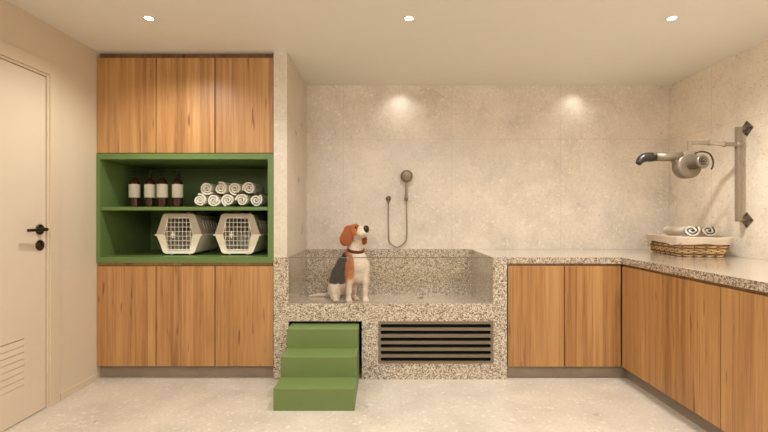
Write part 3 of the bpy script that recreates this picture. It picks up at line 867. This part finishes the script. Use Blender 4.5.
# two rolled towels resting in the basket
def fold_towel(x, label, y_f, ln, seed, tilt):
    """flattened towel roll, long axis along the basket"""
    n = 90; turns = 2.0; outer = []; inner = []
    for i in range(n+1):
        t = i/n; a = t*turns*2*PI+.6
        r = .010+(.046)*t
        cx, sx = math.cos(a), math.sin(a)
        k = 1.12
        outer.append((r*cx*k-.12*r*sx, r*sx*.95)); r2 = r-.0135*(1 if t > .03 else .4)
        inner.append((r2*cx*k-.12*r2*sx, r2*sx*.95))
    pts = outer+inner[::-1]; N_ = len(pts); half = N_//2
    bm = bmesh.new(); rings = []
    ysl = [0, .012, .014, .026, .028, .034, .1, .2, .3, ln-.02, ln]
    for j, yy in enumerate(ysl):
        rings.append([])
        for k, (px, pz) in enumerate(pts):
            u = k if k < half else N_-1-k
            w = .006*math.sin(u*.4+seed) if j == 0 else 0
            s_ = 1+.03*math.sin(yy*20+seed)-(.06 if j == len(ysl)-1 else 0)
            rings[-1].append(bm.verts.new(BW(x+px*s_, y_f+yy+w, HB+.045+.054+pz*s_-.012*(yy/ln)*tilt)))
    for j, (A, B) in enumerate(zip(rings, rings[1:])):
        mi = 1 if j == 2 else 0
        for k in range(N_):
            f = bm.faces.new((A[k], A[(k+1) % N_], B[(k+1) % N_], B[k])); f.smooth = True; f.material_index = 1 if k >= half-1 else mi
    for q, Rg in enumerate((rings[0], rings[-1])):
        for k in range(half-1):
            try: f = bm.faces.new((Rg[k], Rg[k+1], Rg[N_-2-k], Rg[N_-1-k])); f.material_index = 0
            except ValueError: pass
    o = finish('rolled_towel', bm, [M['towel'], M['towel_g']], None, origin=BW(x, y_f, HB+.045))
    return tag(o, label, 'towel', 'towels in the wicker basket')
fold_towel(-.052, 'white towel roll with grey striped end in the basket, nearer the room', -.20, .37, 1, 1)
fold_towel(.092, 'white towel roll with grey striped end in the basket, nearer the right wall', -.17, .34, 3, 1)

# ---------------------------------------------------------------- the beagle
def Dp(px, py, Y): return np.array([(px-CX)*Y/F, Y, CH-(py-CY)*Y/F])
prims = []   # (kind, data, k)
def cone(p, q, r0, r1, k=.02): prims.append(('c', np.array(p, float), np.array(q, float), r0, r1, k))
def ell(c, r, axes=None, k=.02):
    A = np.eye(3) if axes is None else np.array(axes, float)
    prims.append(('e', np.array(c, float), np.array(r, float), A, 0, k))
def chain(pts, rs_, k=.02):
    for a, b, r0, r1 in zip(pts, pts[1:], rs_, rs_[1:]): cone(a, b, r0, r1, k)
bdir = np.array([.80, -.60, 0]); bdir /= np.linalg.norm(bdir)         # body heading
bside = np.array([bdir[1], -bdir[0], 0])                             # its right side, towards the camera left
bside = -bside if bside[1] > 0 else bside
chest = Dp(358.3, 266, 3.95); rump = Dp(336.5, 287.5, 4.06); loin = Dp(342.5, 275, 4.03); wither = Dp(351.5, 257, 4.00)
ell(chest, (.090, .095, .110), k=.03)
ell(Dp(357.5, 277, 3.95), (.074, .08, .075), k=.03)
ell(Dp(358, 259, 3.955), (.078, .075, .07), k=.03)
chain([Dp(353, 251.5, 3.98), wither, Dp(346.2, 265, 4.03), Dp(341.5, 274, 4.04), rump], [.060, .074, .086, .088, .082], .04)
cone(Dp(355, 272, 3.98), Dp(341.5, 287, 4.02), .085, .075, .04)
# neck
chain([Dp(356, 260, 3.965), Dp(355.5, 250, 3.955), Dp(356, 240, 3.945)], [.082, .066, .058], .03)
# head frame
fw = np.array([.72, -.66, .20]); fw /= np.linalg.norm(fw)
lf = np.cross([0, 0, 1.0], fw); lf /= np.linalg.norm(lf)      # head's left (image right/back)
roll = math.radians(-4); uph = np.cross(fw, lf)
lf, uph = lf*math.cos(roll)+uph*math.sin(roll), uph*math.cos(roll)-lf*math.sin(roll)
HC = Dp(354.8, 231.8, 3.92)
def Hd(f, l, u): return HC+fw*f+lf*l+uph*u
AX = np.array([fw, lf, uph])
ell(Hd(0, 0, .004), (.080, .066, .070), AX, .02)
ell(Hd(.035, 0, .022), (.050, .052, .040), AX, .02)      # brow
for s in (-1, 1): ell(Hd(.028, s*.034, -.020), (.045, .030, .036), AX, .02)  # cheeks
chain([Hd(.055, 0, -.008), Hd(.095, 0, -.010), Hd(.122, 0, -.008)], [.046, .042, .037], .02)  # muzzle
for s in (-1, 1): chain([Hd(.070, s*.017, -.028), Hd(.105, s*.019, -.036), Hd(.122, s*.016, -.034)], [.030, .031, .027], .012)   # flews
chain([Hd(.03, 0, -.045), Hd(.085, 0, -.052), Hd(.115, 0, -.050)], [.030, .020, .016], .012)   # lower jaw
# ears: flat hanging flaps
earprims = []
def ear(s):
    if s < 0:    # ear facing the viewer, swept to the left of the picture
        P = [Hd(-.025, -.056, .026), Dp(348.2, 234, 3.87), Dp(345.9, 238.5, 3.862), Dp(345.6, 242, 3.862)]
    else:
        P = [Hd(-.020, .060, .022), Hd(-.02, .080, -.015), Hd(.012, .084, -.060), Hd(.030, .082, -.085)]
    rad = [(.036, .018), (.050, .016), (.058, .014), (.046, .012)]
    P = [P[int(q)]*(1-q % 1)+P[min(int(q)+1, 3)]*(q % 1) for q in np.linspace(0, 3, 10)]
    rad = [tuple(np.array(rad[int(q)])*(1-q % 1)+np.array(rad[min(int(q)+1, 3)])*(q % 1)) for q in np.linspace(0, 3, 10)]
    for i, (p, (w, t)) in enumerate(zip(P, rad)):
        dn = (P[min(i+1, 9)]-P[max(i-1, 0)]); dn = dn/np.linalg.norm(dn)
        nrm = (np.array([.15, -1, 0]) if s < 0 else lf); nrm = nrm-dn*nrm.dot(dn); nrm /= np.linalg.norm(nrm)
        wd = np.cross(dn, nrm)
        sc_ = 1 if s < 0 else .75
        ell(p, (.040, w*sc_, t), np.array([dn, wd, nrm]), .012); earprims.append((p, (.046, w*sc_*1.12, t*2.3), np.array([dn, wd, nrm])))
ear(-1); ear(1)
# front legs
flegs = []
for pts in ([Dp(350.8, 267, 3.93), Dp(349.6, 281, 3.895), Dp(348.9, 291, 3.88), Dp(348.7, 298.5, 3.875)],
            [Dp(365.2, 265, 3.93), Dp(366.0, 281, 3.895), Dp(365.6, 291, 3.88), Dp(365.4, 298.3, 3.875)]):
    chain(pts, [.043, .030, .0225, .021], .022)
    flegs.append(pts)
    ft_ = pts[-1].copy(); ft_[2] = FZ+.026
    cone(pts[-1], ft_, .022, .024, .012)
    pd = np.array([.22, -.97, 0])
    sd_ = np.array([.97, .22, 0])
    ell(ft_+pd*.016-np.array([0, 0, .006]), (.030, .026, .020), np.array([pd, sd_, [0, 0, 1]]), .008)
    for q in (-1.5, -.5, .5, 1.5):
        c_ = ft_+pd*(.038-.004*abs(q))+sd_*q*.0125; c_[2] = FZ+.0135
        ell(c_, (.015, .0085, .0135), np.array([pd, sd_, [0, 0, 1]]), .003)
# hind legs
hp = Dp(334.3, 289, 4.00)
ell(hp, (.062, .085, .085), k=.02)                       # near haunch
ell(Dp(335.5, 296.5, 3.97), (.042, .06, .048), k=.02)
def hindpaw(c, pd):
    sd_ = np.array([-pd[1], pd[0], 0])
    b = c-pd*.055; b[2] = FZ+.022; c = c.copy(); c[2] = FZ+.018
    cone(b, c, .020, .021, .012)
    for q in (-1.5, -.5, .5, 1.5):
        t = c+pd*(.022-.004*abs(q))+sd_*q*.0125; t[2] = FZ+.0135
        ell(t, (.016, .0085, .0135), np.array([pd, sd_, [0, 0, 1]]), .003)
hindpaw(Dp(335.6, 301, 3.895), np.array([.35, -.937, 0]))
ell(Dp(351.5, 289, 4.06), (.055, .07, .075), k=.02)      # far haunch
cone(Dp(352.5, 292, 4.02), Dp(354, 298, 3.99), .034, .024, .015)
hindpaw(Dp(355.8, 299.6, 3.945), np.array([.45, -.893, 0]))
# tail
chain([Dp(335, 294.6, 4.10), Dp(327, 294.5, 4.12), Dp(318, 295.2, 4.12), Dp(309.5, 296.0, 4.11)], [.024, .018, .016, .010], .012)

def sdf_grid(P):
    d = np.full(P.shape[:-1], 1e3, np.float32)
    for t, a, b, r0, r1, k in prims:
        if t == 'c':
            ba_ = b-a; L2_ = float(ba_.dot(ba_))
            h = np.clip(((P-a.astype(np.float32)) @ ba_.astype(np.float32))/L2_, 0, 1)
            q = np.linalg.norm(P-a.astype(np.float32)-h[..., None]*ba_.astype(np.float32), axis=-1)-(r0+(r1-r0)*h)
        else:
            l_ = (P-a.astype(np.float32)) @ r0.T.astype(np.float32)
            k0 = np.linalg.norm(l_/b.astype(np.float32), axis=-1); k1 = np.linalg.norm(l_/(b*b).astype(np.float32), axis=-1)
            q = k0*(k0-1)/np.maximum(k1, 1e-6)
        h = np.maximum(k-np.abs(d-q), 0)/k
        d = np.minimum(d, q)-h*h*k*.25
    return d
def surface_nets(lo, hi, step):
    n = [int((hi[i]-lo[i])/step)+1 for i in range(3)]
    ax = [np.arange(n[i], dtype=np.float32)*step+lo[i] for i in range(3)]
    D = np.empty(n, np.float32)
    for i in range(0, n[0], 12):
        g = np.stack(np.meshgrid(ax[0][i:i+12], ax[1], ax[2], indexing='ij'), -1); D[i:i+12] = sdf_grid(g)
    # keep the figure on the tub floor
    neg = D < 0
    cs = np.zeros([m-1 for m in n], np.int8)
    for a in (0, 1):
        for b in (0, 1):
            for c in (0, 1): cs += neg[a:n[0]-1+a, b:n[1]-1+b, c:n[2]-1+c]
    act = (cs > 0) & (cs < 8); idx = -np.ones(act.shape, np.int64); I = np.argwhere(act); idx[act] = np.arange(len(I))
    acc = np.zeros((len(I), 3)); cnt = np.zeros(len(I))
    corners = [(a, b, c) for a in (0, 1) for b in (0, 1) for c in (0, 1)]
    for u in corners:
        for axi in range(3):
            if u[axi]: continue
            v = list(u); v[axi] = 1
            du = D[I[:, 0]+u[0], I[:, 1]+u[1], I[:, 2]+u[2]]; dv = D[I[:, 0]+v[0], I[:, 1]+v[1], I[:, 2]+v[2]]
            m = (du < 0) != (dv < 0); t = np.where(m, du/np.where(m, du-dv, 1), 0)
            p = np.tile(np.array(u, float), (len(I), 1)); p[:, axi] += t
            acc[m] += p[m]; cnt[m] += 1
    V = (I+acc/cnt[:, None])*step+np.array(lo)
    faces = []
    for axi in range(3):
        o1, o2 = [(1, 2), (2, 0), (0, 1)][axi]
        sl0 = [slice(1, m-1) for m in n]; sl1 = list(sl0)
        sl0[axi] = slice(0, n[axi]-1); sl1[axi] = slice(1, n[axi])
        A = neg[tuple(sl0)]; B = neg[tuple(sl1)]
        E = np.argwhere(A != B); base = E+np.array([0 if q == axi else 1 for q in range(3)])
        fl = A[tuple(E.T)]
        def g(off):
            q = base.copy(); q[:, o1] -= off[0]; q[:, o2] -= off[1]; return idx[tuple(q.T)]
        Q = np.stack([g((0, 0)), g((1, 0)), g((1, 1)), g((0, 1))], 1)
        Q[~fl] = Q[~fl][:, ::-1]; faces.append(Q)
    return V, np.concatenate(faces)
V, Fq = surface_nets((-.78, 3.74, FZ-.01), (-.04, 4.23, 1.32), .0045)
V[:, 2] = np.maximum(V[:, 2], FZ+.0012)
# paint
c_or = np.array(srgb(190, 108, 50)); c_ear = np.array(srgb(160, 84, 42)); c_bl = np.array(srgb(32, 28, 27)); c_wh = np.array(srgb(224, 207, 184)); c_pk = np.array(srgb(188, 140, 106)); c_tan = np.array(srgb(190, 118, 62))
Cc = np.tile(c_wh, (len(V), 1))
jit = np.array([mnoise.noise(Vector(v)*38) for v in V])*.10
def paint(c, r, axes, col, soft=.18, amt=1.0):
    l_ = (V-np.array(c)) @ (np.eye(3) if axes is None else np.array(axes)).T
    d = np.linalg.norm(l_/np.array(r), axis=1)+jit
    a = np.clip((1-d)/soft+.5, 0, 1)[:, None]*amt
    Cc[:] = Cc*(1-a)+col*a
bup = np.array([0, 0, 1.0])
pa = Dp(341, 270, 4.05)
BA = np.array([bdir, np.cross(bup, bdir), bup])
# tan shoulder and side band, then the black saddle
paint(Dp(350.3, 264, 4.03), (.075, .135, .155), None, c_or)
paint(Dp(348.5, 271.5, 3.96), (.062, .12, .125), None, c_or, amt=.95)
paint(Dp(344, 290, 4.0), (.075, .09, .075), None, c_pk, .5, .75)
for q_, w_ in ((Dp(345.5, 257, 4.06), .032), (Dp(342.2, 262.0, 4.06), .052), (Dp(341, 267, 4.05), .062), (Dp(338.5, 272, 4.05), .078), (Dp(335.5, 277, 4.05), .075), (Dp(341.5, 277, 4.02), .052)):
    paint(q_, (w_, .22, .062), None, c_bl, .07)
paint(Dp(333.0, 291, 3.98), (.075, .12, .074), None, c_wh, .10)
# chest white
paint(Dp(360.8, 272, 3.90), (.088, .11, .150), None, c_wh, .12)
paint(Dp(357.5, 284, 3.93), (.05, .07, .06), None, c_pk, .6, .55)  # pinkish shade painted into the lower chest fur
paint(Dp(352.5, 293, 4.02), (.03, .06, .05), None, c_pk, .5, .7)  # pinkish belly fur, with the shadow between the legs painted in
paint(Dp(355.8, 299.6, 3.95), (.035, .06, .03), None, c_tan, .4, .6)
for L_ in flegs: paint((L_[1]+L_[2])/2+np.array([.03, .03, 0]), (.035, .06, .13), None, c_pk, .6, .5)  # pinkish shade painted into the side of each foreleg
paint(Dp(351, 268, 3.90), (.036, .08, .125), None, c_or, .25, .9)
# neck: tan behind, white throat
paint(Dp(352, 251, 3.99), (.060, .09, .085), None, c_or)
paint(Dp(352.5, 254, 4.0), (.075, .10, .06), None, c_or)
paint(Dp(361.0, 250, 3.89), (.058, .085, .085), None, c_wh, .2)
# head
paint(Hd(-.01, 0, .005), (.100, .13, .095), AX, c_or)
paint(Hd(.04, 0, .008), (.058, .075, .058), AX, c_or)
paint(Hd(.125, 0, -.02), (.066, .060, .042), AX, c_wh, .25)
paint(Hd(.07, 0, .035), (.06, .011, .05), AX, c_wh, .4)
paint(Hd(.06, 0, -.062), (.075, .055, .030), AX, c_wh, .3)
for p_, r_, a_x in earprims: paint(p_, r_, a_x, c_ear, .25, .95)
me = bpy.data.meshes.new('dog')
org = np.array([-.25, 3.95, FZ])
me.from_pydata((V-org).tolist(), [], Fq.tolist()); me.update()
bm = bmesh.new(); bm.from_mesh(me)
for _ in range(2): bmesh.ops.smooth_vert(bm, verts=bm.verts, factor=.5, use_axis_x=True, use_axis_y=True, use_axis_z=True)
bmesh.ops.recalc_face_normals(bm, faces=bm.faces); bm.to_mesh(me); bm.free()
ca = me.color_attributes.new('fur', 'FLOAT_COLOR', 'POINT')
ca.data.foreach_set('color', np.concatenate([Cc, np.ones((len(V), 1))], 1).astype(np.float32).ravel())
me.shade_smooth(); me.materials.append(M['fur'])
dog = bpy.data.objects.new('dog', me); COL.objects.link(dog); dog.location = org; dog['_w'] = org.tolist()
tag(dog, 'tricolour beagle sitting in the granite tub looking up to the right', 'dog')
def blob(name, c, r, axes, mat, parent):
    bm = bmesh.new(); bmesh.ops.create_uvsphere(bm, u_segments=20, v_segments=14, radius=1)
    A = np.array(axes)
    for v in bm.verts:
        p = np.array(v.co)*np.array(r); w = np.array(c)+p @ A; v.co = Vector(w)
    return finish(name, bm, mat, parent, True)
blob('nose', Hd(.150, 0, -.001), (.022, .030, .034), AX, M['nose'], dog)
for s in (-1, 1): blob('eye', Hd(.066, s*.036, .026), (.015, .019, .018), AX, M['eye'], dog)
# collar around the neck
cc = Dp(356.3, 249.8, 3.952); cu = np.array([.10, -.22, 1.0]); cu /= np.linalg.norm(cu)
ca_ = np.cross(cu, [0, 1, 0]); ca_ /= np.linalg.norm(ca_); cb_ = np.cross(cu, ca_)
bm = bmesh.new(); n = 48; rg = []
# fit the strap to the neck by marching outward in the distance field
for i in range(n):
    t = 2*PI*i/n; dv = ca_*math.cos(t)+cb_*math.sin(t)
    rr = np.linspace(.03, .13, 101); pp = (cc+rr[:, None]*dv).astype(np.float32)
    dd = sdf_grid(pp); k = np.argmax(dd > 0); rg.append(rr[k] if dd[k] > 0 else .08)
rg = np.minimum(np.array(rg), .078)
rg = np.array([np.mean([rg[(i+j) % n] for j in (-3, -2, -1, 0, 1, 2, 3)]) for i in range(n)])
prof = [(0, -.014), (.0055, -.013), (.0055, .013), (0, .014), (-.006, .012), (-.006, -.012)]
VV = []
for i in range(n):
    t = 2*PI*i/n; dv = ca_*math.cos(t)+cb_*math.sin(t)
    VV.append([bm.verts.new(Vector(cc+dv*(rg[i]+a)+cu*b)) for a, b in prof])
for i in range(n):
    A, B = VV[i], VV[(i+1) % n]
    for k in range(6): bm.faces.new((A[k], A[(k+1) % 6], B[(k+1) % 6], B[k])).smooth = True
col_ = finish('collar', bm, M['collar'], dog)

# ---------------------------------------------------------------- downlights and lighting
warm = (1.0, 1.0, .985)
def lamp(name, kind, loc, energy, **k):
    l = bpy.data.lights.new(name, kind); l.energy = energy; l.color = k.pop('color', warm)
    rot = k.pop('rot', (0, 0, 0))
    for a, v in k.items(): setattr(l, a, v)
    o = bpy.data.objects.new(name, l); COL.objects.link(o); o.location = loc; o.rotation_euler = rot
    return o
LY = F/152
lx = [(149-CX)/152, (409-CX)/152, (672-CX)/152]
ll = ['round recessed ceiling downlight above the green shelf cabinet', 'round recessed ceiling downlight at the middle of the ceiling', 'round recessed ceiling downlight on the right, towards the dryer']
first = None
for i, x in enumerate(lx):
    if first is None:
        t = thing('ceiling_downlight', (x, LY, ZC), ll[i], 'light', 'recessed ceiling downlights')
        bm = bmesh.new(); lathe(bm, [(.025, -.001), (.038, -.001), (.039, -.003), (.035, -.005), (.026, -.004), (.025, -.001)], (x, LY, ZC), seg=32)
        finish('trim_ring', bm, M['white_trim'], t)
        bm = bmesh.new(); lathe(bm, [(0, -.003), (.025, -.003), (.025, -.001)], (x, LY, ZC), seg=24)
        finish('lens', bm, M['lamp'], t)
        first = t
    else:
        c = copy_tree(first); c.location.x = x; c['label'] = ll[i]
for yy, e in ((LY, 82), (1.1, 48), (-.6, 25)):  # the two rows nearest the viewer are unseen, added to fill the room
    for x in lx:
        lamp('downlight_and_fill_lamp', 'SPOT', (x, yy, ZC-.02), e*(1.42 if x > 1 else .92), spot_size=math.radians(150), spot_blend=.9, shadow_soft_size=.05)
for x in (.17, 1.89):
    lamp('wall_washer_lamp', 'SPOT', (x, DB-.14, ZC-.02), 4.2, spot_size=math.radians(130), spot_blend=1.0, shadow_soft_size=.03)
# unseen area lamp added behind the viewer to brighten the walls
lamp('room_fill', 'AREA', (.35, -.4, ZC-.28), 78, size=4.6, size_y=1.0, shape='RECTANGLE', color=(1, .995, .975), rot=(math.radians(38), 0, 0))
w = bpy.data.worlds.new('World'); scene.world = w; w.use_nodes = True
w.node_tree.nodes['Background'].inputs[0].default_value = (1, .85, .66, 1); w.node_tree.nodes['Background'].inputs[1].default_value = .15

# ---------------------------------------------------------------- camera
cam = bpy.data.cameras.new('camera'); co = bpy.data.objects.new('camera', cam); COL.objects.link(co)
co.location = (0, 0, CH); co.rotation_euler = (PI/2, 0, 0)
cam.sensor_width = 36; cam.lens = 36*F/768; cam.shift_x = (384-CX)/768; cam.shift_y = 0
cam.clip_start = .02
scene.camera = co
scene.view_settings.view_transform = 'Standard'
scene.view_settings.look = 'None'
scene.view_settings.exposure = 0.0
scene.cycles.use_denoising = True
scene.cycles.max_bounces = 10
scene.cycles.diffuse_bounces = 6
scene.cycles.sample_clamp_indirect = 6
for o in scene.objects:
    if '_w' in o: del o['_w']
